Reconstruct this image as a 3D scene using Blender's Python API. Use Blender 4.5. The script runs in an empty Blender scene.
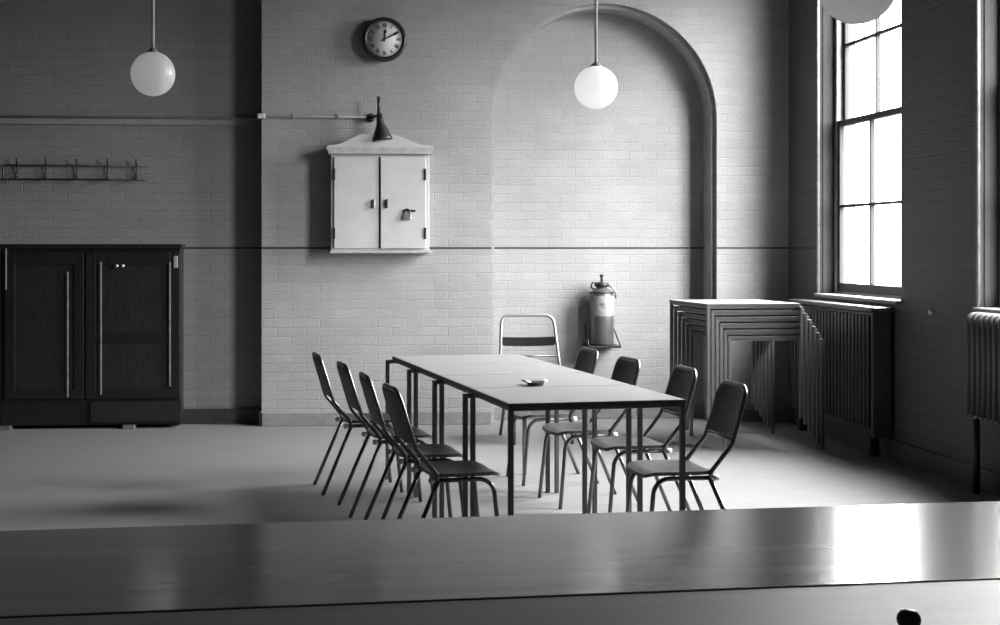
import bpy, bmesh, math, random
from mathutils import Vector, Matrix
random.seed(7)
C = bpy.context.scene.collection
PI = math.pi
R = math.radians

# ------------------------------------------------------------------ dimensions (metres)
EYE = 1.42
X = 3.98                      # window wall
Y = 10.78                     # painted brick wall with the arch
YR = 10.98                    # recessed stretch on the left
PIER = -0.31
XL, YF, CEIL = -6.5, -3.5, 5.2
WT = 0.30                     # wall thickness at the windows

# ------------------------------------------------------------------ materials (all neutral greys)
def nodes(name):
    m = bpy.data.materials.new(name); m.use_nodes = True
    nt = m.node_tree
    return m, nt, nt.nodes['Principled BSDF']

def g(v): return (v, v, v, 1)

def plain(name, v, rough=0.5, metal=0.0, var=0.0, scale=20.0, bump=0.0, spec=0.5, stretch=(1, 1, 1), coat=0.0):
    m, nt, b = nodes(name)
    b.inputs['Base Color'].default_value = g(v)
    b.inputs['Roughness'].default_value = rough
    b.inputs['Metallic'].default_value = metal
    b.inputs['Specular IOR Level'].default_value = spec
    b.inputs['Coat Weight'].default_value = coat
    if var or bump:
        tc = nt.nodes.new('ShaderNodeTexCoord'); mp = nt.nodes.new('ShaderNodeMapping')
        mp.inputs['Scale'].default_value = stretch
        nz = nt.nodes.new('ShaderNodeTexNoise'); nz.inputs['Scale'].default_value = scale; nz.inputs['Detail'].default_value = 5
        nt.links.new(tc.outputs['Object'], mp.inputs['Vector']); nt.links.new(mp.outputs['Vector'], nz.inputs['Vector'])
        if var:
            cr = nt.nodes.new('ShaderNodeValToRGB')
            cr.color_ramp.elements[0].position = 0.3; cr.color_ramp.elements[1].position = 0.7
            cr.color_ramp.elements[0].color = g(max(0, v * (1 - var))); cr.color_ramp.elements[1].color = g(min(1, v * (1 + var)))
            nt.links.new(nz.outputs['Fac'], cr.inputs['Fac']); nt.links.new(cr.outputs['Color'], b.inputs['Base Color'])
        if bump:
            bp = nt.nodes.new('ShaderNodeBump'); bp.inputs['Strength'].default_value = bump; bp.inputs['Distance'].default_value = 0.004
            nt.links.new(nz.outputs['Fac'], bp.inputs['Height']); nt.links.new(bp.outputs['Normal'], b.inputs['Normal'])
    return m

def brick(name, v, mortar, var=0.12, rough=0.55, bump=0.5):
    m, nt, b = nodes(name)
    L = nt.links.new; N = nt.nodes.new
    tc = N('ShaderNodeTexCoord'); sp = N('ShaderNodeSeparateXYZ'); ad = N('ShaderNodeMath'); ad.operation = 'ADD'; cb = N('ShaderNodeCombineXYZ')
    L(tc.outputs['Object'], sp.inputs[0]); L(sp.outputs['X'], ad.inputs[0]); L(sp.outputs['Y'], ad.inputs[1])
    L(ad.outputs[0], cb.inputs['X']); L(sp.outputs['Z'], cb.inputs['Y'])
    wob = N('ShaderNodeTexNoise'); wob.inputs['Scale'].default_value = 6; L(cb.outputs[0], wob.inputs['Vector'])
    mx = N('ShaderNodeVectorMath'); mx.operation = 'MULTIPLY_ADD'; mx.inputs[1].default_value = (0.022, 0.022, 0)
    L(wob.outputs['Color'], mx.inputs[0]); L(cb.outputs[0], mx.inputs[2])
    bt = N('ShaderNodeTexBrick'); bt.offset = 0.5
    bt.inputs['Scale'].default_value = 1.0; bt.inputs['Brick Width'].default_value = 0.228; bt.inputs['Row Height'].default_value = 0.072
    bt.inputs['Mortar Size'].default_value = 0.005; bt.inputs['Mortar Smooth'].default_value = 0.6; bt.inputs['Bias'].default_value = 0.0
    bt.inputs['Color1'].default_value = g(v * 1.04); bt.inputs['Color2'].default_value = g(v * 0.96); bt.inputs['Mortar'].default_value = g(mortar)
    L(mx.outputs[0], bt.inputs['Vector'])
    nz = N('ShaderNodeTexNoise'); nz.inputs['Scale'].default_value = 1.3; nz.inputs['Detail'].default_value = 8; nz.inputs['Roughness'].default_value = 0.65
    L(cb.outputs[0], nz.inputs['Vector'])
    cr = N('ShaderNodeValToRGB'); cr.color_ramp.elements[0].position = 0.3; cr.color_ramp.elements[1].position = 0.72
    cr.color_ramp.elements[0].color = g(1 - var); cr.color_ramp.elements[1].color = g(1.0)
    L(nz.outputs['Fac'], cr.inputs['Fac'])
    fn = N('ShaderNodeTexNoise'); fn.inputs['Scale'].default_value = 55; fn.inputs['Detail'].default_value = 4; L(cb.outputs[0], fn.inputs['Vector'])
    cr2 = N('ShaderNodeValToRGB'); cr2.color_ramp.elements[0].position = 0.25; cr2.color_ramp.elements[1].position = 0.7
    cr2.color_ramp.elements[0].color = g(0.86); cr2.color_ramp.elements[1].color = g(1.0); L(fn.outputs['Fac'], cr2.inputs['Fac'])
    m1 = N('ShaderNodeMixRGB'); m1.blend_type = 'MULTIPLY'; m1.inputs[0].default_value = 1
    m2 = N('ShaderNodeMixRGB'); m2.blend_type = 'MULTIPLY'; m2.inputs[0].default_value = 1
    L(bt.outputs['Color'], m1.inputs[1]); L(cr.outputs['Color'], m1.inputs[2]); L(m1.outputs[0], m2.inputs[1]); L(cr2.outputs['Color'], m2.inputs[2])
    L(m2.outputs[0], b.inputs['Base Color'])
    hb = N('ShaderNodeMath'); hb.operation = 'SUBTRACT'; L(fn.outputs['Fac'], hb.inputs[0]); L(bt.outputs['Fac'], hb.inputs[1])
    bp = N('ShaderNodeBump'); bp.inputs['Strength'].default_value = bump; bp.inputs['Distance'].default_value = 0.005
    L(hb.outputs[0], bp.inputs['Height']); L(bp.outputs['Normal'], b.inputs['Normal'])
    b.inputs['Roughness'].default_value = rough; b.inputs['Specular IOR Level'].default_value = 0.3
    return m

M = {}
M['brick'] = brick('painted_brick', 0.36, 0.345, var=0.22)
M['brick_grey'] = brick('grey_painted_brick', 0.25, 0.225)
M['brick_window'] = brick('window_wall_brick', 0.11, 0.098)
M['dark_brick'] = brick('dark_brick', 0.10, 0.08)
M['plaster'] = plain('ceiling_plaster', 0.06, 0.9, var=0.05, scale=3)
M['floor'] = plain('floor_boards', 0.20, 0.62, var=0.07, scale=5, bump=0.05, spec=0.3, stretch=(0.6, 3.0, 1))
M['skirting'] = plain('skirting_paint', 0.20, 0.45, var=0.15, scale=12)
M['skirting_dark'] = plain('skirting_dark_paint', 0.035, 0.45, var=0.2, scale=12)
M['arris'] = plain('worn_white_arris', 0.14, 0.6, var=0.3, scale=25)
M['line'] = plain('painted_line', 0.02, 0.6)
M['sash'] = plain('window_paint', 0.2, 0.4, var=0.05, scale=15)
M['sill'] = plain('sill_paint', 0.22, 0.35, var=0.1, scale=15)
M['laminate'] = plain('table_laminate', 0.27, 0.42, var=0.04, scale=9, spec=0.4)
M['edge'] = plain('table_edging', 0.05, 0.5)
M['steel'] = plain('table_steel_paint', 0.10, 0.38, metal=0.0, spec=0.5)
M['tube'] = plain('chair_tube', 0.16, 0.3, metal=0.8)
M['tube_light'] = plain('pale_chair_tube', 0.3, 0.35, metal=0.5)
M['vinyl'] = plain('chair_backrest_ply', 0.06, 0.5, var=0.35, scale=45, bump=0.1)
M['seat'] = plain('chair_seat_ply', 0.085, 0.42, var=0.3, scale=30, bump=0.08)
M['rubber_white'] = plain('pale_rubber', 0.75, 0.5)
M['cab'] = plain('cabinet_paint', 0.46, 0.45, var=0.06, scale=9)
M['cab_trim'] = plain('cabinet_moulding_paint', 0.36, 0.5, var=0.15, scale=20)
M['darkwood'] = plain('dark_stained_wood', 0.008, 0.4, var=0.4, scale=9, stretch=(5, 5, 0.6), bump=0.1)
M['panelwood'] = plain('dark_panel_wood', 0.013, 0.42, var=0.35, scale=12, stretch=(4, 4, 0.6), bump=0.1)
M['bead'] = plain('worn_bead', 0.16, 0.4, var=0.3, scale=20)
M['metal'] = plain('dull_metal', 0.35, 0.35, metal=0.8)
M['darkmetal'] = plain('dark_metal', 0.03, 0.4, metal=0.3)
M['brass'] = plain('pale_catch_metal', 0.6, 0.3, metal=0.6)
M['conduit'] = plain('conduit_paint', 0.2, 0.5, var=0.1)
M['batten'] = plain('batten_paint', 0.26, 0.5, var=0.12, scale=14, stretch=(1, 1, 6))
M['opal'] = plain('opal_glass', 0.78, 0.22, spec=0.4)
def opal_mat():
    m = bpy.data.materials.new('opal_glass'); m.use_nodes = True; nt = m.node_tree; nt.nodes.clear(); N = nt.nodes.new
    o = N('ShaderNodeOutputMaterial'); d = N('ShaderNodeBsdfDiffuse'); t = N('ShaderNodeBsdfTranslucent'); gl = N('ShaderNodeBsdfGlossy'); lw = N('ShaderNodeLayerWeight')
    a = N('ShaderNodeMixShader'); b = N('ShaderNodeMixShader'); p = N('ShaderNodeMath'); p.operation = 'MULTIPLY'; p.inputs[1].default_value = 0.12
    d.inputs['Color'].default_value = g(0.8); t.inputs['Color'].default_value = g(0.95); gl.inputs['Roughness'].default_value = 0.25
    a.inputs[0].default_value = 0.7; lw.inputs['Blend'].default_value = 0.4
    nt.links.new(d.outputs[0], a.inputs[1]); nt.links.new(t.outputs[0], a.inputs[2]); nt.links.new(lw.outputs['Facing'], p.inputs[0]); nt.links.new(p.outputs[0], b.inputs[0])
    nt.links.new(a.outputs[0], b.inputs[1]); nt.links.new(gl.outputs[0], b.inputs[2]); nt.links.new(b.outputs[0], o.inputs['Surface'])
    return m
M['opal'] = opal_mat()
M['rod'] = plain('pendant_rod', 0.5, 0.4, var=0.1)
M['clockrim'] = plain('clock_rim', 0.02, 0.35)
M['dial'] = plain('clock_dial', 0.6, 0.6, var=0.05, scale=30)
M['ink'] = plain('black_ink', 0.012, 0.6)
M['extbody'] = plain('extinguisher_metal', 0.12, 0.38, metal=0.5, var=0.1, scale=14)
M['label'] = plain('paper_label', 0.26, 0.7, var=0.08, scale=40)
M['rad'] = plain('radiator_dark_paint', 0.018, 0.5, var=0.2, scale=8)
M['rad_top'] = plain('radiator_grey_paint', 0.06, 0.45, var=0.1, scale=8)
M['counter'] = plain('counter_varnish', 0.24, 0.13, var=0.18, scale=3.0, stretch=(0.5, 5, 5), spec=0.9, coat=0.5)
M['counter'].node_tree.nodes['Principled BSDF'].inputs['Coat Roughness'].default_value = 0.2
M['ledge'] = plain('counter_ledge_wood', 0.19, 0.5, var=0.15, scale=4.0, stretch=(0.5, 5, 5), spec=0.5)
M['knob'] = plain('dark_knob', 0.12, 0.4)
M['slat'] = plain('dark_slat_wood', 0.012, 0.85, spec=0.1)
M['glazing'] = plain('glazing_bar_paint', 0.03, 0.5, spec=0.2)
M['lining'] = plain('window_lining', 0.012, 0.6, var=0.3, scale=12, spec=0.2)
M['ash'] = plain('ash', 0.03, 0.8)
M['paper'] = plain('white_paper', 0.8, 0.7)

def glass_mat():
    m = bpy.data.materials.new('window_glass'); m.use_nodes = True; nt = m.node_tree; nt.nodes.clear()
    o = nt.nodes.new('ShaderNodeOutputMaterial'); mx = nt.nodes.new('ShaderNodeMixShader')
    t = nt.nodes.new('ShaderNodeBsdfTransparent'); gl = nt.nodes.new('ShaderNodeBsdfGlossy'); fr = nt.nodes.new('ShaderNodeMath'); lw = nt.nodes.new('ShaderNodeLayerWeight')
    t.inputs['Color'].default_value = g(0.95); gl.inputs['Roughness'].default_value = 0.03; fr.operation = 'POWER'; fr.inputs[1].default_value = 5.0; lw.inputs['Blend'].default_value = 0.5; nt.links.new(lw.outputs['Facing'], fr.inputs[0])
    nt.links.new(fr.outputs[0], mx.inputs[0]); nt.links.new(t.outputs[0], mx.inputs[1]); nt.links.new(gl.outputs[0], mx.inputs[2])
    nt.links.new(mx.outputs[0], o.inputs['Surface'])
    return m
M['glass'] = glass_mat()

# ------------------------------------------------------------------ mesh helpers
def new(): return bmesh.new()

def box(bm, x0, x1, y0, y1, z0, z1, bev=0.0, mat=None, seg=2):
    mtx = Matrix.Translation(((x0+x1)/2, (y0+y1)/2, (z0+z1)/2)) @ Matrix.Diagonal((abs(x1-x0), abs(y1-y0), abs(z1-z0), 1))
    if mat is not None: mtx = mat @ mtx
    r = bmesh.ops.create_cube(bm, size=1, matrix=mtx)
    if bev:
        ed = list({e for v in r['verts'] for e in v.link_edges})
        bmesh.ops.bevel(bm, geom=ed, offset=bev, segments=seg, affect='EDGES', profile=0.5)
    return bm

def fillet(pts, rad, n=6):
    pts = [Vector(p) for p in pts]; out = [pts[0]]
    for i in range(1, len(pts)-1):
        a, b, c = pts[i-1], pts[i], pts[i+1]
        r = rad[i] if isinstance(rad, dict) and i in rad else (0.02 if isinstance(rad, dict) else rad)
        u, v = (a-b), (c-b); lu, lv = u.length, v.length; u.normalize(); v.normalize()
        ang = u.angle(v)
        if ang > PI-0.02: out.append(b); continue
        d = min(r/math.tan(ang/2), lu*0.49, lv*0.49); rr = d*math.tan(ang/2)
        p, q = b+u*d, b+v*d
        ctr = b+(u+v).normalized()*(rr/math.sin(ang/2))
        s, e = p-ctr, q-ctr; tot = s.angle(e)
        ax = s.cross(e).normalized()
        for k in range(n+1):
            out.append(ctr+Matrix.Rotation(tot*k/n, 3, ax) @ s)
    out.append(pts[-1])
    return out

def tube(bm, pts, r, rad=None, seg=10, n=6, cap=True, square=False):
    if rad is not None: pts = fillet(pts, rad, n)
    pts = [Vector(p) for p in pts]
    if square: seg = 4
    T = []
    for i in range(len(pts)):
        a = pts[max(i-1, 0)]; b = pts[min(i+1, len(pts)-1)]
        T.append((b-a).normalized())
    up = Vector((0, 0, 1)) if abs(T[0].z) < 0.9 else Vector((1, 0, 0))
    nrm = (up-T[0]*up.dot(T[0])).normalized()
    rings = []
    for i, p in enumerate(pts):
        nrm = (nrm-T[i]*nrm.dot(T[i])).normalized(); bi = T[i].cross(nrm)
        ring = []
        for k in range(seg):
            a = 2*PI*(k+0.5)/seg
            rr = r*(math.sqrt(2) if square else 1)
            ring.append(bm.verts.new(p+(nrm*math.cos(a)+bi*math.sin(a))*rr))
        rings.append(ring)
    for i in range(len(rings)-1):
        for k in range(seg):
            f = bm.faces.new((rings[i][k], rings[i][(k+1) % seg], rings[i+1][(k+1) % seg], rings[i+1][k]))
            f.smooth = not square
    if cap:
        bm.faces.new(rings[0][::-1]); bm.faces.new(rings[-1])
    return bm

def lathe(bm, prof, seg=32, mat=Matrix()):
    """prof: (radius, height) pairs turned about local z."""
    rings = []
    for (r, z) in prof:
        if r < 1e-6: rings.append([bm.verts.new(mat @ Vector((0, 0, z)))])
        else: rings.append([bm.verts.new(mat @ Vector((r*math.cos(2*PI*k/seg), r*math.sin(2*PI*k/seg), z))) for k in range(seg)])
    for a, b in zip(rings, rings[1:]):
        for k in range(seg):
            k2 = (k+1) % seg
            if len(a) == 1 and len(b) == 1: continue
            if len(a) == 1: f = bm.faces.new((a[0], b[k2], b[k]))
            elif len(b) == 1: f = bm.faces.new((a[k], a[k2], b[0]))
            else: f = bm.faces.new((a[k], a[k2], b[k2], b[k]))
            f.smooth = True
    return bm

def prism(bm, pts, axis, d0, d1):
    """polygon extruded along an axis: pts are 2-D in the other two axes."""
    def P(p, d):
        if axis == 'y': return (p[0], d, p[1])
        if axis == 'x': return (d, p[0], p[1])
        return (p[0], p[1], d)
    a = [bm.verts.new(P(p, d0)) for p in pts]; b = [bm.verts.new(P(p, d1)) for p in pts]
    n = len(pts)
    bm.faces.new(a); bm.faces.new(b[::-1])
    for i in range(n): bm.faces.new((a[i], b[i], b[(i+1) % n], a[(i+1) % n]))
    return bm

def obj(name, bm, mat, parent=None, smooth=None):
    bmesh.ops.recalc_face_normals(bm, faces=bm.faces)
    me = bpy.data.meshes.new(name); bm.to_mesh(me); bm.free()
    me.materials.append(M[mat])
    if smooth: me.shade_auto_smooth(angle=smooth) if hasattr(me, 'shade_auto_smooth') else None
    if smooth:
        for p in me.polygons: p.use_smooth = True
        try: me.set_sharp_from_angle(angle=smooth)
        except Exception: pass
    o = bpy.data.objects.new(name, me); C.objects.link(o)
    if parent: o.parent = parent
    return o

def struct(name, bm, mat, parent=None, smooth=None):
    o = obj(name, bm, mat, parent, smooth)
    if parent is None: o['kind'] = 'structure'
    return o

def tag(o, label, cat, group=None):
    o['label'] = label; o['category'] = cat
    if group: o['group'] = group
    return o

def thing(name, label, cat, loc=(0, 0, 0), rz=0.0, group=None):
    o = bpy.data.objects.new(name, None); C.objects.link(o)
    o.empty_display_size = 0.1
    o.location = loc; o.rotation_euler = (0, 0, rz)
    return tag(o, label, cat, group)

def dup(root, loc, rz, label, group=None):
    r = root.copy(); C.objects.link(r); r.location = loc; r.rotation_euler = (0, 0, rz)
    r['label'] = label
    if group: r['group'] = group
    for ch in list(root.children):
        c = ch.copy(); C.objects.link(c); c.parent = r
        for gch in ch.children:
            d = gch.copy(); C.objects.link(d); d.parent = c
    return r

def quad(bm, *p): return bm.faces.new([bm.verts.new(v) for v in p])

def text_bm(s, size, depth, mat):
    cu = bpy.data.curves.new('lettering', 'FONT'); cu.body = s; cu.size = size; cu.extrude = depth
    cu.offset = 0.0015; cu.align_x = 'CENTER'; cu.align_y = 'CENTER'
    o = bpy.data.objects.new('lettering', cu); C.objects.link(o)
    dg = bpy.context.evaluated_depsgraph_get(); dg.update()
    me = bpy.data.meshes.new_from_object(o.evaluated_get(dg))
    bm = new(); bm.from_mesh(me); bm.transform(mat)
    bpy.data.objects.remove(o); bpy.data.curves.remove(cu); bpy.data.meshes.remove(me)
    return bm

# ------------------------------------------------------------------ the room
WIN = [(8.71, 10.16), (6.23, 7.69)]
WZ0, WZ1 = 1.045, 3.95

bm = new(); box(bm, XL, X+WT, YF, YR+0.4, -0.1, 0); struct('floor', bm, 'floor')
bm = new(); box(bm, XL-0.2, X+WT, YF-0.2, YR+0.4, CEIL, CEIL+0.1); struct('ceiling', bm, 'plaster')
bm = new(); box(bm, XL-0.2, XL, YF-0.2, YR+0.4, 0, CEIL); struct('wall_left', bm, 'dark_brick')
bm = new(); box(bm, XL, X+WT, YF-0.2, YF, 0, CEIL); struct('wall_front', bm, 'dark_brick')

# back wall: white face, arched niche with a stepped rim, return at the pier
AC, AR = 2.455, 0.925            # arch centre x, outer radius
SPR = 2.47                       # springing height
def arch_pts(r, n=40):
    pts = [(AC-r, 0.0)]
    for k in range(n+1):
        a = PI-PI*k/n
        pts.append((AC+r*math.cos(a), SPR+r*math.sin(a)))
    pts.append((AC+r, 0.0))
    return pts
bm = new()
o1 = arch_pts(AR); o2 = arch_pts(AR-0.03); S1, S2 = 0.05, 0.28
quad(bm, (PIER, Y, 0), (AC-AR, Y, 0), (AC-AR, Y, CEIL), (PIER, Y, CEIL))
quad(bm, (AC+AR, Y, 0), (X+WT, Y, 0), (X+WT, Y, CEIL), (AC+AR, Y, CEIL))
for a, b in zip(o1[1:-1], o1[2:-1]):
    quad(bm, (a[0], Y, a[1]), (b[0], Y, b[1]), (b[0], Y, CEIL), (a[0], Y, CEIL))
for i in range(len(o1)-1):
    a, b, c, d = o1[i], o1[i+1], o2[i], o2[i+1]
    quad(bm, (a[0], Y, a[1]), (b[0], Y, b[1]), (b[0], Y+S1, b[1]), (a[0], Y+S1, a[1]))
    quad(bm, (a[0], Y+S1, a[1]), (b[0], Y+S1, b[1]), (d[0], Y+S1, d[1]), (c[0], Y+S1, c[1]))
    quad(bm, (c[0], Y+S1, c[1]), (d[0], Y+S1, d[1]), (d[0], Y+S2, d[1]), (c[0], Y+S2, c[1]))
quad(bm, (AC-AR, Y+S2, 0), (AC+AR, Y+S2, 0), (AC+AR, Y+S2, CEIL), (AC-AR, Y+S2, CEIL))
quad(bm, (PIER, Y, 0), (PIER, Y, CEIL), (PIER, YR+0.3, CEIL), (PIER, YR+0.3, 0))
bmesh.ops.remove_doubles(bm, verts=bm.verts, dist=1e-5)
struct('wall_back', bm, 'brick')
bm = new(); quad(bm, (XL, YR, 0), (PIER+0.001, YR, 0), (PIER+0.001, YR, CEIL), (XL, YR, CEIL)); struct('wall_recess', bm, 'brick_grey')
bm = new(); quad(bm, (XL-0.2, YR+0.38, -0.1), (X+WT, YR+0.38, -0.1), (X+WT, YR+0.38, CEIL+0.1), (XL-0.2, YR+0.38, CEIL+0.1)); struct('wall_outer', bm, 'plaster')

# window wall with openings through its thickness
bm = new()
cuts = [YF-0.2]
for a, b in sorted(WIN): cuts += [a, b]
cuts.append(YR+0.4)
CH = 0.022
for i in range(len(cuts)-1):
    y0, y1 = cuts[i], cuts[i+1]
    if i % 2 == 0:
        box(bm, X, X+WT, y0, y1, 0, CEIL)
    else:
        box(bm, X, X+WT, y0, y1, 0, WZ0); box(bm, X, X+WT, y0, y1, WZ1, CEIL)
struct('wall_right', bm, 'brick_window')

n_trim = 0
def trim(bm, mat, smooth=None):
    global n_trim
    n_trim += 1
    return struct('trim_%d' % n_trim, bm, mat, None, smooth)

# rounded pale arris down each window opening
for (a, b) in WIN[:2]:
    for yy in (a, b):
        if yy == WIN[0][0] : continue
        bm = new(); tube(bm, [(X+0.002, yy, WZ0), (X+0.002, yy, WZ1)], 0.013, seg=14); trim(bm, 'arris')
for (a, b) in WIN:
    bm = new(); box(bm, X+0.035, X+0.075, b-0.012, b-0.001, WZ0+0.022, WZ1-0.001, 0.004); box(bm, X+0.010, X+0.13, b-0.006, b-0.0005, WZ0+0.022, WZ1-0.001); trim(bm, 'lining')
# dark line painted round the room at eye height
LZ, LH = EYE-0.004, 0.007
bm = new(); box(bm, PIER, AC-AR, Y-0.003, Y+0.001, LZ-LH, LZ+LH); trim(bm, 'line')
bm = new(); box(bm, AC-AR+0.03, AC+AR-0.03, Y+S2-0.003, Y+S2+0.001, LZ-LH, LZ+LH); trim(bm, 'line')
bm = new(); box(bm, AC+AR, X, Y-0.003, Y+0.001, LZ-LH, LZ+LH); trim(bm, 'line')
bm = new(); box(bm, -0.98, PIER, YR-0.003, YR+0.001, LZ-LH, LZ+LH); trim(bm, 'line')
bm = new(); box(bm, X-0.003, X+0.001, 10.18, Y, LZ-LH, LZ+LH); trim(bm, 'line')
# batten along the recess
bm = new(); box(bm, XL, PIER-0.10, YR-0.022, YR, 2.405, 2.452, 0.004); trim(bm, 'batten')
# skirtings
SK = 0.105
bm = new(); box(bm, PIER, AC-AR, Y-0.018, Y, 0, SK, 0.005); struct('baseboard_back', bm, 'skirting')
bm = new(); box(bm, AC-AR+0.03, AC+AR-0.03, Y+S2-0.018, Y+S2, 0, SK, 0.005); struct('baseboard_niche', bm, 'skirting')
bm = new(); box(bm, AC+AR, X, Y-0.018, Y, 0, SK, 0.005); struct('baseboard_corner', bm, 'skirting')
bm = new()
prism(bm, [(XL, YR), (XL, YR-0.03), (PIER-0.06, YR-0.03), (PIER-0.03, YR-0.05), (PIER-0.02, YR-0.09), (PIER-0.02, Y-0.005), (PIER, Y-0.005), (PIER, YR)], 'z', 0, 0.12)
struct('baseboard_recess', bm, 'skirting_dark')
bm = new(); box(bm, X-0.02, X, YF, Y-0.018, 0, 0.13, 0.005); struct('baseboard_right', bm, 'skirting_dark')

# ------------------------------------------------------------------ sash windows
FX0, FX1 = X+0.13, X+0.22
def bars(bm, items):
    for it in items: box(bm, *it, bev=0.004, seg=1)
NJ = 0.22                         # the near jamb is a deep weight box
def window(k, y0, y1):
    z0, zm, z1 = WZ0+0.05, 2.372, WZ1
    # outer box frame
    bm = new()
    bars(bm, [(FX0, FX1, y0, y0+NJ, z0-0.05, z1), (FX0, FX1, y1-0.05, y1, z0-0.05, z1), (FX0, FX1, y0+NJ, y1-0.05, z1-0.05, z1), (FX0, FX1, y0+NJ, y1-0.05, z0-0.05, z0-0.01)])
    w = struct('window_%d' % k, bm, 'sash')
    # lower sash (inner), upper sash (outer)
    a, b = y0+NJ, y1-0.05; mid = (a+b)/2
    xs = (FX0+0.005, FX0+0.045); xu = (FX0+0.048, FX1-0.004)
    st, mu = 0.042, 0.011
    bm = new()
    zl = 1.735
    bars(bm, [(*xs, a, a+st, z0-0.01, zm+0.02), (*xs, b-st, b, z0-0.01, zm+0.02), (*xs, a+st, b-st, z0-0.01, z0+0.055), (*xs, a+st, b-st, zm-0.025, zm+0.02),
              (*xs, mid-mu, mid+mu, z0+0.055, zm-0.025), (*xs, a+st, mid-mu, zl-mu, zl+mu), (*xs, mid+mu, b-st, zl-mu, zl+mu)])
    struct('lower_sash', bm, 'glazing', w)
    bm = new()
    zh = 2.97
    bars(bm, [(*xu, a, a+st, zm-0.02, z1-0.05), (*xu, b-st, b, zm-0.02, z1-0.05), (*xu, a+st, b-st, zm-0.02, zm+0.025), (*xu, a+st, b-st, z1-0.1, z1-0.05),
              (*xu, mid-mu, mid+mu, zm+0.025, z1-0.1), *[r for q in (zh, zh+0.5) for r in ((*xu, a+st, mid-mu, q-mu, q+mu), (*xu, mid+mu, b-st, q-mu, q+mu))]])
    struct('upper_sash', bm, 'glazing', w)
    bm = new(); box(bm, xs[0]+0.018, xs[0]+0.022, a+st-0.005, b-st+0.005, z0+0.05, zm-0.02); struct('lower_pane', bm, 'glass', w)
    bm = new(); box(bm, xu[0]+0.016, xu[0]+0.020, a+st-0.005, b-st+0.005, zm+0.02, z1-0.095); struct('upper_pane', bm, 'glass', w)
    bm = new(); box(bm, X-0.035, FX0, y0+0.001, y1-0.001, WZ0-0.004, WZ0+0.022, 0.008); struct('window_sill', bm, 'sill', w)
    # daylight entering the opening: a portal for the sky
    L = bpy.data.lights.new('window_portal', 'AREA'); L.shape = 'RECTANGLE'; L.size = WZ1-WZ0; L.size_y = y1-y0
    L.cycles.is_portal = True
    lo = bpy.data.objects.new('window_portal_%d' % k, L); C.objects.link(lo)
    lo.location = (X+WT+0.02, (y0+y1)/2, (WZ0+WZ1)/2); lo.rotation_euler = (0, PI/2, 0)
for k, (a, b) in enumerate(WIN): window(k+1, a, b)

# ------------------------------------------------------------------ tables
TW, TD, TH = 0.809, 0.642, 0.753
def make_table(label, group, TW, TD, TH, drop):
    t = thing('table', label, 'table', (0, 0, 0), 0, group)
    bm = new(); box(bm, 0.005, TW-0.005, 0.005, TD-0.005, TH-0.018, TH, 0.001, seg=1); obj('tabletop', bm, 'laminate', t)
    bm = new()
    e = 0.005
    oc = [(0, 0), (TW, 0), (TW, TD), (0, TD)]; ic = [(e, e), (TW-e, e), (TW-e, TD-e), (e, TD-e)]
    z0, z1 = TH-0.019, TH-0.001
    V = [[bm.verts.new((p[0], p[1], z)) for p in poly] for poly, z in ((oc, z0), (oc, z1), (ic, z1), (ic, z0))]
    for r in range(4):
        A, B = V[r], V[(r+1) % 4]
        for i in range(4): bm.faces.new((A[i], A[(i+1) % 4], B[(i+1) % 4], B[i]))
    obj('edging', bm, 'edge', t)
    l = 0.0115; fi = 0.013; ro = 0.032; ry = TD-0.014
    # front legs stand under the corners, rear legs stand outside the top so that tables nest
    for (x, y, zt) in ((fi, fi, TH-0.020), (TW-fi, fi, TH-0.020), (-ro, ry, TH-0.022), (TW+ro, ry, TH-0.022)):
        bm = new(); box(bm, x-l, x+l, y-l, y+l, 0, zt, 0.003); obj('leg', bm, 'steel', t)
    bm = new(); box(bm, fi+l, TW-fi-l, fi-0.008, fi+0.008, TH-0.0345, TH-0.0205, 0.003); obj('rail', bm, 'steel', t)
    bm = new(); box(bm, -ro+l, TW+ro-l, ry-0.009, ry+0.009, TH-drop, TH-0.0205, 0.003); obj('rail', bm, 'steel', t)
    for x in (fi, TW-fi):
        bm = new(); box(bm, x-0.008, x+0.008, fi+l, ry-0.009, TH-0.0345, TH-0.0205, 0.003); obj('rail', bm, 'steel', t)
    return t
TA = R(7.25); TO = Vector((0.885, 5.716, 0))
tu = Vector((math.cos(TA), math.sin(TA), 0)); tv = Vector((-math.sin(TA), math.cos(TA), 0))
row_labels = ['pale-topped metal table closest to the counter, front of the row of four',
              'pale-topped metal table second from the counter, with the metal ashtray on it',
              'pale-topped metal table third from the counter in the row of four',
              'pale-topped metal table at the wall end of the row of four']
tab = None
for k in range(4):
    loc = TO+tv*(0.6455*k)
    if tab is None:
        tab = make_table(row_labels[0], 'tables pushed together in a row', TW, TD, TH, 0.044); tab.location = loc; tab.rotation_euler = (0, 0, TA)
    else: dup(tab, loc, TA, row_labels[k])
SA = R(4); SO = Vector((2.815, 9.20, 0)); su = Vector((math.cos(SA), math.sin(SA), 0)); sv = Vector((-math.sin(SA), math.cos(SA), 0))
stack_labels = ['table at the very bottom of the stack in the window corner', 'table second from the bottom of the stack in the window corner',
                'table third from the bottom of the stack in the window corner', 'table third from the top of the stack in the window corner',
                'table second from the top of the stack in the window corner', 'table on top of the stack in the window corner, its whole pale top showing']
UW, UD, UH, STEP = 0.77, 0.69, 0.80, 0.0455
stk = None
for k in range(6):
    j = 5-k
    loc = SO+su*(0.031*j)+sv*UW+Vector((0, 0, STEP*k))
    if stk is None:
        stk = make_table(stack_labels[0], 'tables stacked in the corner', UW, UD, UH, STEP-0.001); stk.location = loc; stk.rotation_euler = (0, 0, SA-PI/2)
    else: dup(stk, loc, SA-PI/2, stack_labels[k])

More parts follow.
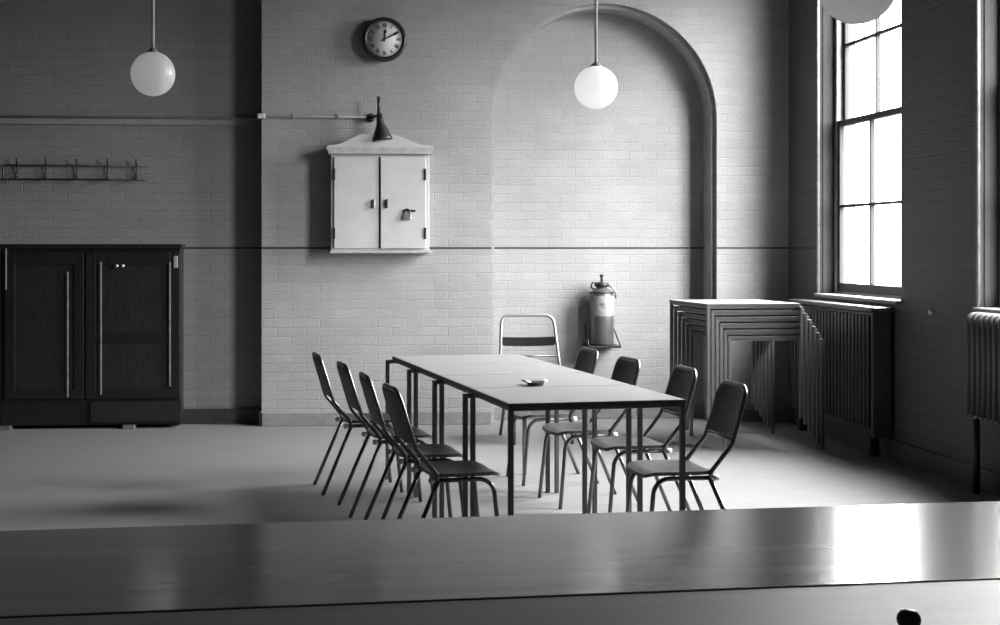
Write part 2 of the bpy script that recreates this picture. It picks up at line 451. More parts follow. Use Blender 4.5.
# ------------------------------------------------------------------ chairs (facing local +x)
def seat_bm(w, d, z, th=0.016, xoff=0.0):
    bm = new(); nx, ny = 16, 12; top, bot = [], []
    for i in range(nx+1):
        u = -1+2*i/nx; rt, rb = [], []
        # superellipse half width keeps the corners round
        hw = w/2*(1-0.22*abs(u)**6) * (1.0 if u < 0 else 1-0.03*u)
        for j in range(ny+1):
            v = -1+2*j/ny
            zz = z-0.012*(1-v*v)*(1-u*u*0.5)+0.004
            if u > 0.72: zz -= 0.05*(u-0.72)**1.5/0.28**0.5
            x = xoff+u*d/2*(1-0.03*v*v)
            rt.append(bm.verts.new((x, v*hw, zz))); rb.append(bm.verts.new((x, v*hw*0.99, zz-th)))
        top.append(rt); bot.append(rb)
    for i in range(nx):
        for j in range(ny):
            bm.faces.new((top[i][j], top[i+1][j], top[i+1][j+1], top[i][j+1]))
            bm.faces.new((bot[i][j], bot[i][j+1], bot[i+1][j+1], bot[i+1][j]))
    for i in range(nx):
        bm.faces.new((top[i][0], bot[i][0], bot[i+1][0], top[i+1][0])); bm.faces.new((top[i][ny], top[i+1][ny], bot[i+1][ny], bot[i][ny]))
    for j in range(ny):
        bm.faces.new((top[0][j], top[0][j+1], bot[0][j+1], bot[0][j])); bm.faces.new((top[nx][j], bot[nx][j], bot[nx][j+1], top[nx][j+1]))
    return bm

def panel_bm(w, s0, s1, base, tip, th=0.012, crn=0.055, bow=0.012):
    """rounded-top panel on the line base->tip (x,z), between fractions s0..s1."""
    bm = new(); bx, bz = base; tx, tz = tip
    ln = math.hypot(tx-bx, tz-bz); nx_, nz_ = (tz-bz)/ln, -(tx-bx)/ln
    rows = 14; cols = 10; F, B = [], []
    H = ln*(s1-s0)
    for i in range(rows+1):
        t = i/rows
        d = (1-t)*H; hw = w/2
        if d < crn: hw -= crn-math.sqrt(max(0, crn*crn-(crn-d)**2))
        d2 = t*H; c2 = 0.02
        if d2 < c2: hw -= c2-math.sqrt(max(0, c2*c2-(c2-d2)**2))
        s = s0+(s1-s0)*t; x = bx+(tx-bx)*s; z = bz+(tz-bz)*s
        rf, rb = [], []
        for j in range(cols+1):
            v = -1+2*j/cols; off = -bow*(1-v*v)
            rf.append(bm.verts.new((x+nx_*(off+th/2), v*hw, z+nz_*(off+th/2)))); rb.append(bm.verts.new((x+nx_*(off-th/2), v*hw, z+nz_*(off-th/2))))
        F.append(rf); B.append(rb)
    for i in range(rows):
        for j in range(cols):
            bm.faces.new((F[i][j], F[i][j+1], F[i+1][j+1], F[i+1][j])); bm.faces.new((B[i][j], B[i+1][j], B[i+1][j+1], B[i][j+1]))
        bm.faces.new((F[i][0], F[i+1][0], B[i+1][0], B[i][0])); bm.faces.new((F[i][cols], B[i][cols], B[i+1][cols], F[i+1][cols]))
    for j in range(cols):
        bm.faces.new((F[0][j], B[0][j], B[0][j+1], F[0][j+1])); bm.faces.new((F[rows][j], F[rows][j+1], B[rows][j+1], B[rows][j]))
    return bm

HW = 0.160; TR = 0.0105
def make_chair(label, group):
    t = thing('stacking_chair', label, 'chair', (0, 0, 0), 0, group)
    obj('seat', seat_bm(0.35, 0.315, 0.418, xoff=-0.048), 'seat', t, R(40))
    bm = new()
    path = [(-0.188, -HW, 0.385), (-0.193, -HW, 0.418), (-0.290, -HW, 0.535), (-0.368, -HW+0.008, 0.792), (-0.368, HW-0.008, 0.792), (-0.290, HW, 0.535), (-0.193, HW, 0.418), (-0.188, HW, 0.385)]
    tube(bm, path, TR, {1: 0.02, 2: 0.09, 3: 0.06, 4: 0.06, 5: 0.09, 6: 0.02}, seg=12, n=8); obj('back_frame', bm, 'tube', t)
    obj('backrest', panel_bm(2*HW-0.024, 0.12, 0.96, (-0.290, 0.535), (-0.368, 0.792)), 'vinyl', t, R(40))
    bm = new(); tube(bm, [(-0.297, -HW+0.004, 0.557), (-0.297, HW-0.004, 0.557)], 0.0065, seg=8); obj('stretcher', bm, 'tube', t)
    for s in (-1, 1):
        bm = new(); tube(bm, [(-0.200, s*(HW-0.004), 0.390), (0.068, s*(HW-0.006), 0.390), (0.108, s*(HW+0.010), 0.0)], TR, {1: 0.075}, seg=12, n=10); obj('leg', bm, 'tube', t)
        bm = new(); tube(bm, [(-0.186, s*HW, 0.392), (-0.355, s*(HW+0.016), 0.0)], TR, seg=12); obj('leg', bm, 'tube', t)
        bm = new(); lathe(bm, [(0, -0.012), (0.012, -0.010), (0.014, 0), (0.012, 0.016), (0, 0.02)], 14, Matrix.Translation((-0.212, s*(HW-0.004), 0.390)) @ Matrix.Rotation(-PI/2, 4, 'Y')); so = obj('stopper', bm, 'rubber_white', t)
        so['label'] = 'pale rubber stopper'
    return t
# centre of the backrest top of every chair, and its heading
L_TOPS = [(0.09, 7.92), (0.22, 7.27), (0.31, 6.62), (0.40, 6.06)]
R_TOPS = [(1.772, 8.19), (1.847, 7.49), (1.997, 6.89), (1.992, 6.09)]
L_LAB = ['chair farthest from the counter on the left side of the tables, away from the windows', 'second chair from the brick wall in the left-hand row at the tables',
         'third chair from the brick wall in the left-hand row at the tables', 'chair closest to the counter on the left side of the tables, seat in full view']
R_LAB = ['chair farthest from the counter on the window side, half hidden below the extinguisher', 'second chair from the brick wall on the window side of the tables',
         'third chair from the brick wall on the window side, large dark backrest above table corner', 'chair closest to the counter on the window side of the tables, whole frame in view']
L_ROT = [TA, TA+R(1), TA+R(-1), TA+R(2)]
R_ROT = [TA+PI, TA+PI+R(2), TA+PI-R(2), TA+PI-R(3)]
ch = None
for tops, labs, rots, grp in ((L_TOPS, L_LAB, L_ROT, 'chairs along the left side of the tables'), (R_TOPS, R_LAB, R_ROT, 'chairs along the window side of the tables')):
    for (x, y), lab, a in zip(tops, labs, rots):
        loc = (x+0.368*math.cos(a), y+0.368*math.sin(a), 0)
        if ch is None:
            ch = make_chair(lab, grp); ch.location = loc; ch.rotation_euler = (0, 0, a)
        else: dup(ch, loc, a, lab, grp)

# the different chair at the far end, tubular and open-backed (facing local +x)
def make_open_chair():
    t = thing('tubular_chair', 'pale tubular chair with open back and one dark slat against the arch wall', 'chair', (1.735, 9.84, 0), -PI/2+R(3))
    hw = 0.205
    obj('seat', seat_bm(0.42, 0.40, 0.455), 'seat', t, R(40))
    bm = new()
    path = [(-0.20, -hw-0.035, 0.42), (-0.25, -hw-0.02, 0.58), (-0.33, -hw+0.005, 0.905), (-0.33, hw-0.005, 0.905), (-0.25, hw+0.02, 0.58), (-0.20, hw+0.035, 0.42)]
    tube(bm, path, 0.0115, {1: 0.2, 2: 0.07, 3: 0.07, 4: 0.2}, seg=12, n=8); obj('back_frame', bm, 'tube_light', t)
    o = obj('slat', panel_bm(2*hw+0.0, 0.30, 0.50, (-0.25, 0.58), (-0.33, 0.905), crn=0.01, bow=0.02), 'slat', t, R(40)); o['label'] = 'dark slat across the open back'
    bm = new(); tube(bm, [(-0.245, -hw-0.015, 0.60), (-0.245, hw+0.015, 0.60)], 0.008, seg=8); obj('stretcher', bm, 'tube', t)
    for s in (-1, 1):
        bm = new(); tube(bm, [(-0.20, s*(hw+0.01), 0.43), (0.17, s*hw, 0.43), (0.20, s*(hw+0.01), 0)], 0.0115, {1: 0.06}, seg=12); obj('leg', bm, 'tube', t)
        bm = new(); tube(bm, [(-0.17, s*(hw-0.02), 0.43), (-0.30, s*(hw+0.01), 0)], 0.0115, seg=12); obj('leg', bm, 'tube', t)
    return t
make_open_chair()

# ------------------------------------------------------------------ ashtray on the second table
ap = Vector((1.135, 6.475, TH))
t = thing('ashtray', 'small metal ashtray lying beyond the first seam of the tables', 'ashtray', ap, TA)
bm = new(); lathe(bm, [(0, 0.001), (0.036, 0.001), (0.045, 0.012), (0.058, 0.016), (0.060, 0.018), (0.046, 0.0155), (0.036, 0.006), (0, 0.005)], 28); obj('dish', bm, 'metal', t)
bm = new(); lathe(bm, [(0, 0.016), (0.02, 0.013), (0.034, 0.007), (0, 0.0062)], 16); o = obj('ash_heap', bm, 'ash', t); o['label'] = 'dark ash heap'
for a in (0.4, 2.6, 3.5):
    bm = new(); c, s = math.cos(a), math.sin(a); tube(bm, [(0.03*c, 0.03*s, 0.016), (0.07*c, 0.07*s, 0.022)], 0.004, seg=8); o = obj('cigarette', bm, 'paper', t)

# ------------------------------------------------------------------ pendant globes
def make_globe(label):
    t = thing('globe_pendant', label, 'lamp', (0, 0, 0), 0, 'opal globes hanging from the ceiling')
    bm = new()
    prof = [(0.032, 0.1245)]+[(0.127*math.sin(a), 0.127*math.cos(a)) for a in [R(16+(180-16)*i/28) for i in range(29)]]
    prof[-1] = (0, -0.127)
    lathe(bm, prof, 40); o = obj('globe', bm, 'opal', t); o['label'] = 'round white opal glass globe'
    bm = new(); lathe(bm, [(0.0095, 0.150), (0.014, 0.147), (0.03, 0.130), (0.036, 0.120), (0.0, 0.117)], 24); obj('gallery', bm, 'conduit', t)
    bm = new(); tube(bm, [(0, 0, 0.15), (0, 0, 3.0)], 0.0095, seg=12); rod = obj('rod', bm, 'rod', t)
    bm = new(); lathe(bm, [(0.0, 0), (0.05, -0.0), (0.045, -0.03), (0.012, -0.05), (0.0, -0.05)], 24); cp = obj('ceiling_rose', bm, 'rod', t)
    return t, rod, cp
GL = [((-0.844, 7.806, 2.413), 'white globe lamp hanging before the dark left recess'), ((1.731, 7.832, 2.361), 'white globe lamp hanging in front of the arch'),
      ((1.857, 4.388, 2.294), 'white globe lamp hanging nearest, cut off above the tall window')]
gt = None
for i, (p, lab) in enumerate(GL):
    if gt is None: gt, _, _ = make_globe(lab); cur = gt; cur.location = p
    else: cur = dup(gt, p, 0, lab)
    for c in cur.children:
        if c.name.startswith('rod'): c.scale = (1, 1, 1); c.location.z = 0; hz = CEIL-p[2]; c.scale.z = hz/3.0
        if c.name.startswith('ceiling_rose'): c.location.z = CEIL-p[2]

# ------------------------------------------------------------------ clock
CK = Vector((0.662, Y, 3.073)); CR = 0.176
t = thing('wall_clock', 'round dark-rimmed clock with roman numerals on the brick wall', 'clock', CK)
face = Matrix.Rotation(PI/2, 4, 'X')      # local z -> -y (towards the room)
bm = new(); lathe(bm, [(0, 0.0), (CR-0.02, 0.0), (CR-0.015, 0.03), (CR, 0.045), (CR, 0.085), (CR-0.01, 0.10), (CR-0.026, 0.102), (CR-0.036, 0.088), (0, 0.086)], 64, face); obj('case', bm, 'clockrim', t)
bm = new(); lathe(bm, [(0, 0.0885), (CR-0.0345, 0.0885), (CR-0.0345, 0.0865), (0, 0.0865)], 64, face); dial = obj('dial', bm, 'dial', t)
NUM = ['XII', 'I', 'II', 'III', 'IIII', 'V', 'VI', 'VII', 'VIII', 'IX', 'X', 'XI']
for i, s in enumerate(NUM):
    a = R(30*i); r = 0.108
    mt = Matrix.Translation((r*math.sin(a), -0.0890, r*math.cos(a))) @ face @ Matrix.Rotation(-a, 4, 'Z') @ Matrix.Diagonal((0.62, 1, 1, 1))
    o = obj('numeral', text_bm(s, 0.046, 0.0006, mt), 'ink', dial)
for i in range(1):
    bm = new(); lathe(bm, [(0.1365, 0.0890), (0.138, 0.0890), (0.138, 0.0884), (0.1365, 0.0884), (0.1365, 0.0890)], 64, face); obj('minute_ring', bm, 'ink', dial)
def hand(name, deg, ln, w, yy, tail):
    bm = new(); a = R(deg)
    pts = [(-w*0.5, -tail), (w*0.5, -tail), (w*0.6, ln*0.55), (w*1.3, ln*0.68), (0, ln), (-w*1.3, ln*0.68), (-w*0.6, ln*0.55)]
    rp = [(x*math.cos(a)+z*math.sin(a), -x*math.sin(a)+z*math.cos(a)) for x, z in pts]
    prism(bm, rp, 'y', -yy, -yy-0.002); obj(name, bm, 'ink', t)
hand('hour_hand', 5, 0.085, 0.010, 0.0915, 0.02)
hand('minute_hand', 64, 0.132, 0.008, 0.0945, 0.03)
bm = new(); lathe(bm, [(0, 0.099), (0.007, 0.098), (0.008, 0.089), (0, 0.089)], 16, face); obj('arbor', bm, 'ink', t)

# ------------------------------------------------------------------ white wall cabinet
CX0, CX1, CZ0, CZ1 = 0.236, 1.012, 1.392, 2.155
CY = Y-0.17
t = thing('wall_cabinet', 'white two-door wall cupboard with peaked top under the small lamp', 'cabinet', ((CX0+CX1)/2, Y, CZ0))
def rel(bm): bm.transform(Matrix.Translation((-(CX0+CX1)/2, -Y, -CZ0))); return bm
bm = new(); box(bm, CX0, CX1, CY, Y, CZ0, CZ1, 0.004); obj('body', rel(bm), 'cab', t)
bm = new(); box(bm, CX0-0.012, CX1+0.012, CY-0.02, Y, CZ0-0.018, CZ0, 0.006); obj('base_moulding', rel(bm), 'cab_trim', t)
bm = new(); prism(bm, [(CX0-0.02, CZ1), (CX1+0.02, CZ1), (CX1+0.02, CZ1+0.018), (CX1+0.035, CZ1+0.034), (CX1+0.035, CZ1+0.05), (CX0-0.035, CZ1+0.05), (CX0-0.035, CZ1+0.034), (CX0-0.02, CZ1+0.018)], 'y', CY-0.035, Y); obj('cornice', rel(bm), 'cab_trim', t)
mx = 0.60; zc = CZ1+0.05
ped = [(CX0-0.03, zc), (CX1+0.03, zc), (CX1+0.03, zc+0.018)]
for k in range(9):
    q = k/8; ped.append((CX1-0.02-(CX1-0.02-mx-0.10)*q, zc+0.02+0.085*(0.5-0.5*math.cos(PI*q))))
for k in range(9):
    q = k/8; ped.append((mx-0.10-(mx-0.10-CX0-0.02)*q, zc+0.105-0.085*(0.5-0.5*math.cos(PI*q))))
ped.append((CX0-0.03, zc+0.018))
bm = new(); prism(bm, ped, 'y', CY-0.02, CY+0.03); obj('pediment', rel(bm), 'cab', t)
bm = new(); box(bm, CX0-0.02, CX1+0.02, CY+0.03, Y, zc, zc+0.012); obj('top_board', rel(bm), 'cab', t)
dm = 0.618
def cab_door(x0, x1, yf, hinge_x, latch_x, latch_mat, hx0):
    bm = new(); box(bm, x0, x1, yf, CY, CZ0+0.02, CZ1-0.022, 0.005)
    d = obj('door', rel(bm), 'cab', t)
    for hz in (CZ0+0.14, CZ1-0.16):
        bm = new(); box(bm, hinge_x-0.008, hinge_x+0.008, yf-0.008, yf+0.002, hz-0.045, hz+0.045, 0.003); obj('hinge', rel(bm), 'darkmetal', d)
    bm = new(); box(bm, latch_x-0.009, latch_x+0.009, yf-0.022, yf, 1.73, 1.80, 0.005); o = obj('latch', rel(bm), latch_mat, d); 
    return d
dl = cab_door(CX0+0.022, dm-0.008, CY-0.014, CX0+0.026, dm-0.045, 'metal', 0)
dr = cab_door(dm+0.006, CX1-0.03, CY-0.026, CX1-0.036, dm+0.055, 'darkmetal', 0)
bm = new(); box(bm, 0.80, 0.90, CY-0.034, CY-0.026, 1.700, 1.718, 0.002); hs = obj('hasp', rel(bm), 'darkmetal', dr)
bm = new(); box(bm, 0.80, 0.865, CY-0.048, CY-0.027, 1.637, 1.683, 0.006); o = obj('padlock', rel(bm), 'metal', dr)
bm = new(); tube(bm, [(0.812, CY-0.037, 1.68), (0.812, CY-0.037, 1.722), (0.852, CY-0.037, 1.722), (0.852, CY-0.037, 1.68)], 0.005, 0.018, seg=8); obj('shackle', rel(bm), 'darkmetal', dr)
bm = new(); box(bm, dm-0.008, dm+0.006, CY-0.004, CY, CZ0+0.02, CZ1-0.022); obj('centre_stile', rel(bm), 'ink', t)

# ------------------------------------------------------------------ conduit and little lamp
LX = 0.602
t = thing('electrical_conduit', 'thin painted pipe running along the wall to the lamp above the cupboard', 'pipe', (PIER, Y, 2.463))
bm = new(); tube(bm, [(XL-PIER, YR-Y-0.012, 0), (-0.02, YR-Y-0.012, 0), (-0.02, -0.012, 0), (LX-0.03-PIER, -0.012, -0.004)], 0.0105, {1: 0.03, 2: 0.025}, seg=12); obj('pipe', bm, 'conduit', t)
bm = new(); box(bm, -0.035, 0.03, -0.032, 0.02-0.02, -0.02, 0.02, 0.008); o = obj('elbow', bm, 'rod', t); o['label'] = 'pale elbow fitting at the pier edge'
for px in (0.25, 0.6):
    bm = new(); box(bm, px-0.012, px+0.012, -0.026, 0, -0.017, 0.017, 0.004); obj('clip', bm, 'conduit', t)
t = thing('wall_lamp', 'small dark cone-shaded lamp on a bracket over the white cupboard', 'lamp', (LX, Y, 2.445))
bm = new(); lathe(bm, [(0, 0), (0.035, 0), (0.035, 0.02), (0.02, 0.03), (0, 0.03)], 20, Matrix.Translation((-0.045, 0, 0.01)) @ face); obj('junction_box', bm, 'darkmetal', t)
bm = new(); tube(bm, [(-0.045, -0.02, 0.01), (0.0, -0.10, 0.02), (0.01, -0.16, 0.02)], 0.011, 0.03, seg=10); obj('bracket', bm, 'darkmetal', t)
bm = new(); tube(bm, [(0.008, -0.16, 0.165), (0.010, -0.16, 0.02)], 0.0125, seg=12); obj('stem', bm, 'darkmetal', t)
tl = Matrix.Translation((0.012, -0.165, 0.03)) @ Matrix.Rotation(R(-8), 4, 'Y')
bm = new(); lathe(bm, [(0.0, 0.0), (0.024, -0.002), (0.027, -0.06), (0.035, -0.09), (0.078, -0.19), (0.082, -0.215), (0.078, -0.215), (0.072, -0.19), (0.028, -0.09), (0.0, -0.085)], 32, tl); obj('shade', bm, 'darkmetal', t)
bm = new(); lathe(bm, [(0, -0.10), (0.016, -0.10), (0.032, -0.15), (0.028, -0.185), (0, -0.20)], 20, tl); obj('bulb', bm, 'opal', t)

# ------------------------------------------------------------------ coat rack
t = thing('coat_rack', 'long wire coat rack with five hooks above the dark cupboard', 'coat rack', (-1.82, YR, 2.0))
zt, zb = 0.075, -0.03; xa, xb = -0.545, 0.615
bm = new(); tube(bm, [(xb, -0.03, zt), (xa, -0.03, zt), (xa, -0.03, zb), (xa+0.05, -0.008, zb)], 0.0075, 0.015, seg=8); obj('rail', bm, 'darkmetal', t)
bm = new(); tube(bm, [(xa, -0.012, zb-0.004), (xb, -0.012, zb-0.004)], 0.006, seg=8); obj('rail', bm, 'darkmetal', t)
for hx in (-0.434, -0.207, 0.035, 0.278, 0.505):
    bm = new(); tube(bm, [(hx, -0.06, 0.13), (hx, -0.05, 0.10), (hx, -0.026, 0.07), (hx, -0.016, -0.02), (hx+0.003, -0.06, -0.045), (hx+0.006, -0.10, -0.03), (hx+0.008, -0.115, 0.01)], 0.0075, 0.02, seg=8); obj('hook', bm, 'darkmetal', t)

# ------------------------------------------------------------------ dark cupboard against the recess
DX0, DX1, DY0, DZ1 = -2.335, -0.925, YR-0.28, 1.447
t = thing('cupboard', 'large dark wooden cupboard with panelled doors standing in the left recess', 'cupboard', ((DX0+DX1)/2, YR-0.14, 0))
def rd(bm): bm.transform(Matrix.Translation((-(DX0+DX1)/2, -(YR-0.14), 0))); return bm
def dxp(px): return DX0+(px-3)/(185-3)*(DX1-DX0)
def dzp(py): return 0.02+(428-py)/(428-244)*(DZ1-0.02)
bm = new(); box(bm, DX0, DX1-0.015, DY0+0.02, YR-0.033, 0.03, DZ1-0.02, 0.004); obj('carcass', rd(bm), 'darkwood', t)
bm = new(); box(bm, DX0-0.015, DX1, DY0-0.012, YR-0.033, DZ1-0.035, DZ1, 0.006); obj('top_board', rd(bm), 'darkwood', t)
zd0, zd1 = dzp(400), dzp(252)
bm = new(); box(bm, dxp(93), dxp(184), DY0-0.004, DY0+0.02, dzp(424), dzp(403), 0.004); obj('plinth_board', rd(bm), 'panelwood', t)
def dark_door(x0, x1, split, b0, b1):
    bm = new(); s = 0.075
    box(bm, x0, x0+s, DY0, DY0+0.022, zd0, zd1, 0.003); box(bm, x1-s, x1, DY0, DY0+0.022, zd0, zd1, 0.003)
    box(bm, x0+s-0.001, x1-s+0.001, DY0, DY0+0.022, zd0, zd0+0.07, 0.003); box(bm, x0+s-0.001, x1-s+0.001, DY0, DY0+0.022, zd1-0.10, zd1, 0.003)
    if split: box(bm, x0+s-0.001, x1-s+0.001, DY0, DY0+0.022, split-0.04, split+0.03, 0.003)
    d = obj('door', rd(bm), 'darkwood', t)
    zs = [zd0+0.07, zd1-0.10] if not split else [zd0+0.07, split-0.04, split+0.03, zd1-0.10]
    for q in range(0, len(zs), 2):
        bm = new(); box(bm, x0+s-0.01, x1-s+0.01, DY0+0.010, DY0+0.021, zs[q]-0.01, zs[q+1]+0.01); obj('panel', rd(bm), 'panelwood', d)
    for (bx_, z0_, z1_) in b0:
        bm = new(); box(bm, bx_-0.007, bx_+0.007, DY0-0.008, DY0+0.004, z0_, z1_, 0.003); o = obj('bead', rd(bm), 'bead', d); o['label'] = 'worn pale beading strip'
    for hx, hz in b1:
        bm = new(); lathe(bm, [(0, 0.02), (0.012, 0.018), (0.014, 0.01), (0.008, 0.0), (0, 0)], 14, Matrix.Translation((hx, DY0, hz)) @ face); o = obj('catch', rd(bm), 'brass', d)
    return d
dark_door(dxp(8), dxp(86), None, [(dxp(70), dzp(398), dzp(272)), (dxp(9), dzp(290), dzp(246))], [])
dark_door(dxp(88), dxp(182), dzp(338), [(dxp(103), dzp(396), dzp(262)), (dxp(172), dzp(388), dzp(262))], [(dxp(119), dzp(266)), (dxp(125), dzp(266))])
bm = new(); box(bm, dxp(176), dxp(180), DY0-0.006, DY0, dzp(268), dzp(256), 0.002); obj('hinge', rd(bm), 'brass', t)
for px in (8, 131):
    bm = new(); box(bm, dxp(px)-0.05, dxp(px)+0.05, DY0-0.02, DY0+0.10, 0.0, 0.032, 0.008); o = obj('foot', rd(bm), 'metal', t); o['label'] = 'pale metal foot'
for px in (60, 175):
    bm = new(); box(bm, dxp(px)-0.04, dxp(px)+0.04, YR-0.12, YR-0.05, 0.0, 0.032, 0.008); obj('foot', rd(bm), 'darkwood', t)

# ------------------------------------------------------------------ fire extinguisher in the niche
EX, EYY = 2.462, Y+S2-0.13
t = thing('fire_extinguisher', 'cylindrical fire extinguisher with pale label hung inside the arch', 'fire extinguisher', (EX, EYY, 0.62))
ER = 0.100
bm = new(); lathe(bm, [(0, 0.0), (ER-0.012, 0.0), (ER-0.004, 0.006), (ER, 0.02), (ER, 0.405), (ER-0.006, 0.43), (ER-0.03, 0.455), (0.045, 0.47), (0.045, 0.485), (0, 0.485)], 40); obj('cylinder', bm, 'extbody', t)
bm = new(); lathe(bm, [(0.04, 0.478), (0.06, 0.480), (0.06, 0.505), (0.035, 0.512), (0, 0.512)], 28); obj('cap', bm, 'darkmetal', t)
bm = new(); lathe(bm, [(0.010, 0.50), (0.010, 0.555), (0.016, 0.562), (0.016, 0.578), (0, 0.58)], 16); obj('plunger', bm, 'darkmetal', t)
bm = new(); tube(bm, [(-0.01, -0.02, 0.512), (-0.085, -0.045, 0.512), (-0.095, -0.05, 0.495), (-0.095, -0.05, 0.47), (-0.05, -0.05, 0.462)], 0.008, 0.012, seg=8); obj('handle', bm, 'darkmetal', t)
bm = new(); tube(bm, [(0.055, 0, 0.49), (0.095, 0.0, 0.47), (0.118, 0.0, 0.43), (0.118, 0.01, 0.385)], 0.007, 0.02, seg=8); obj('nozzle', bm, 'metal', t)
bm = new()
def arc_patch(bm, r, a0, a1, z0, z1, n=14):
    vs = [[bm.verts.new((r*math.sin(a0+(a1-a0)*k/n), -r*math.cos(a0+(a1-a0)*k/n), z)) for k in range(n+1)] for z in (z0, z1)]
    for k in range(n): bm.faces.new((vs[0][k], vs[0][k+1], vs[1][k+1], vs[1][k])).smooth = True
arc_patch(bm, ER+0.001, R(-48), R(78), 0.24, 0.405); lb = obj('label', bm, 'label', t); lb.name = 'paper_label'
for (a0, a1, z0, z1) in ((-20, 30, 0.325, 0.350), (-38, 70, 0.262, 0.268), (-38, 70, 0.250, 0.254), (-10, 12, 0.302, 0.318), (36, 52, 0.33, 0.338)):
    bm = new(); arc_patch(bm, ER+0.0018, R(a0), R(a1), z0, z1, 8); obj('printed_mark', bm, 'metal', lb)
bm = new(); arc_patch(bm, ER+0.003, R(-100), R(100), 0.425, 0.436, 20); obj('band', bm, 'darkmetal', t)
bm = new(); box(bm, -0.13, 0.14, -0.105, 0.13, -0.018, 0.0, 0.004); br = obj('bracket', bm, 'darkmetal', t)
for s in (-1, 1):
    bm = new(); tube(bm, [(s*0.132+0.003, -0.095, 0.0), (s*0.112, 0.126, 0.17)], 0.006, seg=8); obj('strap', bm, 'darkmetal', br)

# ------------------------------------------------------------------ radiators and the little round wall stud
RX0, RX1 = X-0.16, X-0.03
t = thing('radiator', 'smooth-topped dark radiator under the tall window beside the stacked tables', 'radiator', (X, 9.55, 0))
def rr(bm): bm.transform(Matrix.Translation((-X, -9.55, 0))); return bm
bm = new(); box(bm, RX0-0.01, X-0.005, 8.78, 10.35, 0.985, 1.018, 0.014, seg=4); o = obj('top_shelf', rr(bm), 'rad_top', t)
bm = new(); box(bm, RX0, X-0.022, 8.79, 8.82, 0.14, 0.985, 0.01); o = obj('end_panel', rr(bm), 'rad_top', t)
bm = new(); box(bm, RX0+0.02, RX1, 8.82, 10.33, 0.16, 0.985, 0.01); obj('body', rr(bm), 'rad', t)
for k in range(24):
    yk = 8.86+k*0.061
    bm = new(); box(bm, RX0, RX0+0.02, yk, yk+0.04, 0.2, 0.96, 0.008); obj('fin', rr(bm), 'rad', t)
for yy in (8.9, 10.2):
    bm = new(); box(bm, RX0+0.03, RX1-0.03, yy, yy+0.05, 0.0, 0.16, 0.01); obj('foot', rr(bm), 'rad', t)

t = thing('radiator', 'ribbed column radiator under the nearer window at the right wall', 'radiator', (X, 6.9, 0))
def r2(bm): bm.transform(Matrix.Translation((-X, -6.9, 0))); return bm
for k in range(21):
    yk = 6.28+k*0.0605
    bm = new()
    pts = []
    for (cx, r_) in ((RX0+0.045, 0.024), (RX1-0.035, 0.024)):
        pass
    tube(bm, [(RX0+0.022, yk+0.029, 0.46), (RX0+0.022, yk+0.029, 1.028), (RX1-0.022, yk+0.029, 1.028), (RX1-0.022, yk+0.029, 0.46), (RX0+0.022, yk+0.029, 0.46)], 0.0215, 0.03, seg=12)
    obj('column', r2(bm), 'rad_top', t)
for z in (0.50, 1.0):
    bm = new(); tube(bm, [((RX0+RX1)/2, 6.28, z), ((RX0+RX1)/2, 6.28+21*0.0605, z)], 0.02, seg=12); obj('header', r2(bm), 'rad_top', t)
for yy in (6.31, 7.52):
    bm = new(); tube(bm, [((RX0+RX1)/2, yy, 0.45), ((RX0+RX1)/2, yy, 0.0)], 0.02, seg=12); obj('foot', r2(bm), 'rad', t)
bm = new(); lathe(bm, [(0, 0.022), (0.012, 0.02), (0.02, 0.012), (0.02, 0.0), (0, 0)], 20, Matrix.Translation((X, 8.27, 1.012)) @ Matrix.Rotation(-PI/2, 4, 'Y'))
o = obj('wall_stud', bm, 'rubber_white', None); tag(o, 'tiny white round fitting on the wall between the two windows', 'stud')  # small pale stud of unknown purpose, modelled as a plain disc

# ------------------------------------------------------------------ the counter in the foreground
KA = R(4.2); KZ = 0.915
K0 = Vector((0.33, 2.427, 0))
ku = Vector((math.cos(KA), math.sin(KA), 0))
t = thing('serving_counter', 'long varnished wooden counter across the foreground with a lower front ledge', 'counter', (K0.x, K0.y, 0), KA)
D = 0.0
# profile across (local y, z); local +y away from the viewer, far edge at y = +0.10
FE, NE = 0.10, -0.492
bm = new()
pf = [(FE-0.015, KZ-0.045), (FE, KZ-0.03), (FE, KZ-0.012), (FE-0.004, KZ-0.004), (FE-0.012, KZ)]
pf += [(NE+0.005, KZ)]
for k in range(1, 13):
    a = PI/2+PI/2*k/12; pf.append((NE+0.005+0.005*math.cos(a), KZ-0.005+0.005*math.sin(a)))
pf += [(NE, KZ-0.045)]
prism(bm, pf, 'x', -2.6, 2.6); obj('worktop', bm, 'counter', t)
bm = new(); box(bm, -2.6, 2.6, NE-0.42, NE+0.0005, KZ-0.045, KZ-0.0018, 0.0008, seg=2); obj('ledge', bm, 'ledge', t)
bm = new(); box(bm, -2.55, 2.55, NE+0.06, FE-0.04, 0.0, KZ-0.045); obj('carcass', bm, 'darkwood', t)
for k in range(6):
    bm = new(); box(bm, -2.5+k*0.84, -2.5+k*0.84+0.78, FE-0.04, FE-0.022, 0.12, KZ-0.10, 0.006); obj('panel', bm, 'panelwood', t)
for k in range(4):
    bm = new(); box(bm, -2.4+k*1.58, -2.4+k*1.58+0.05, NE-0.38, NE+0.06, 0.62, KZ-0.045, 0.006); obj('bracket', bm, 'darkwood', t)
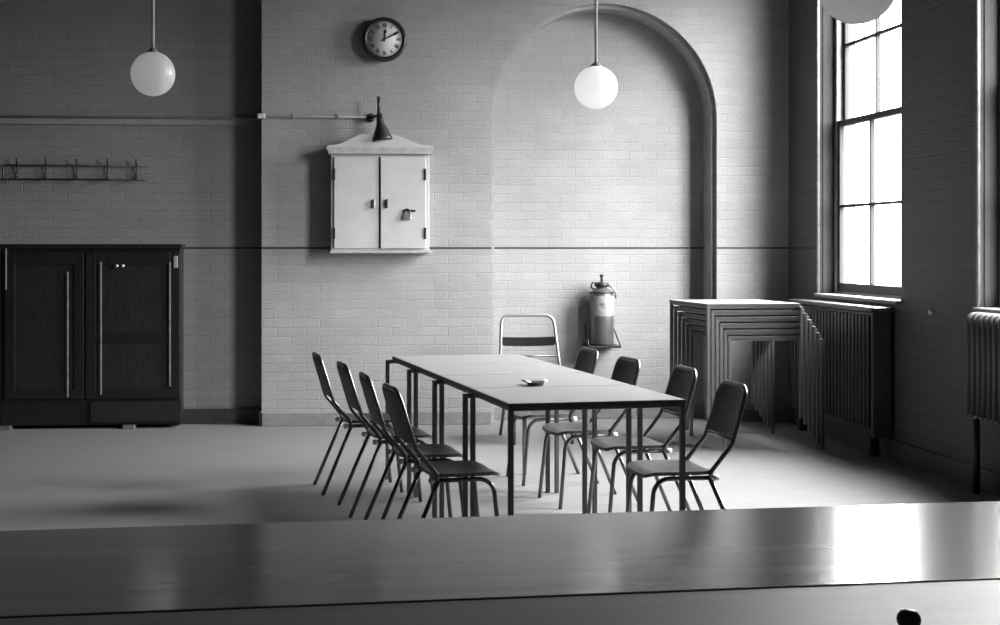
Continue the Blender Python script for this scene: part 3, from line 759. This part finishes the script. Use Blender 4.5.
bm = new(); lathe(bm, [(0.009, 0.0), (0.008, 0.004), (0.013, 0.007), (0.017, 0.013), (0.0185, 0.020), (0.017, 0.027), (0.012, 0.033), (0.006, 0.0355), (0, 0.036)], 28, Matrix.Translation((0.416, -0.735, KZ-0.0018)) @ Matrix.Scale(0.84, 4)); o = obj('knob', bm, 'knob', t); o['label'] = 'small dark rounded knob on the front ledge'

# ------------------------------------------------------------------ sky
w = bpy.data.worlds.new('overcast_sky'); bpy.context.scene.world = w; w.use_nodes = True
nt = w.node_tree; bgn = nt.nodes['Background']
tc = nt.nodes.new('ShaderNodeTexCoord'); sp = nt.nodes.new('ShaderNodeSeparateXYZ'); mr = nt.nodes.new('ShaderNodeMapRange'); cr = nt.nodes.new('ShaderNodeValToRGB')
mr.inputs['From Min'].default_value = -1; mr.inputs['From Max'].default_value = 1
nt.links.new(tc.outputs['Generated'], sp.inputs[0]); nt.links.new(sp.outputs['Z'], mr.inputs['Value']); nt.links.new(mr.outputs[0], cr.inputs['Fac'])
el = cr.color_ramp.elements
el[0].position = 0.0; el[0].color = g(0.02)
el[1].position = 1.0; el[1].color = g(1.0)
for p, v in ((0.47, 0.03), (0.505, 0.40), (0.6, 0.55), (0.75, 0.85)):
    e = el.new(p); e.color = g(v)
nt.links.new(cr.outputs['Color'], bgn.inputs['Color']); bgn.inputs['Strength'].default_value = 12.0

# ------------------------------------------------------------------ camera
cd = bpy.data.cameras.new('camera'); cam = bpy.data.objects.new('camera', cd); C.objects.link(cam)
cd.sensor_fit = 'HORIZONTAL'; cd.sensor_width = 36; cd.lens = 36*1350/1000
cd.shift_x = 0.1; cd.shift_y = -0.065
cd.clip_start = 0.05
cam.location = (0, 0, EYE); cam.rotation_euler = (PI/2, 0, -R(4.2))
sc = bpy.context.scene
sc.camera = cam
sc.view_settings.view_transform = 'Standard'; sc.view_settings.look = 'None'; sc.view_settings.gamma = 1.0; sc.view_settings.use_curve_mapping = False
sc.view_settings.exposure = 2.95
sc.cycles.use_denoising = True
sc.cycles.max_bounces = 8; sc.cycles.diffuse_bounces = 5; sc.cycles.transparent_max_bounces = 12
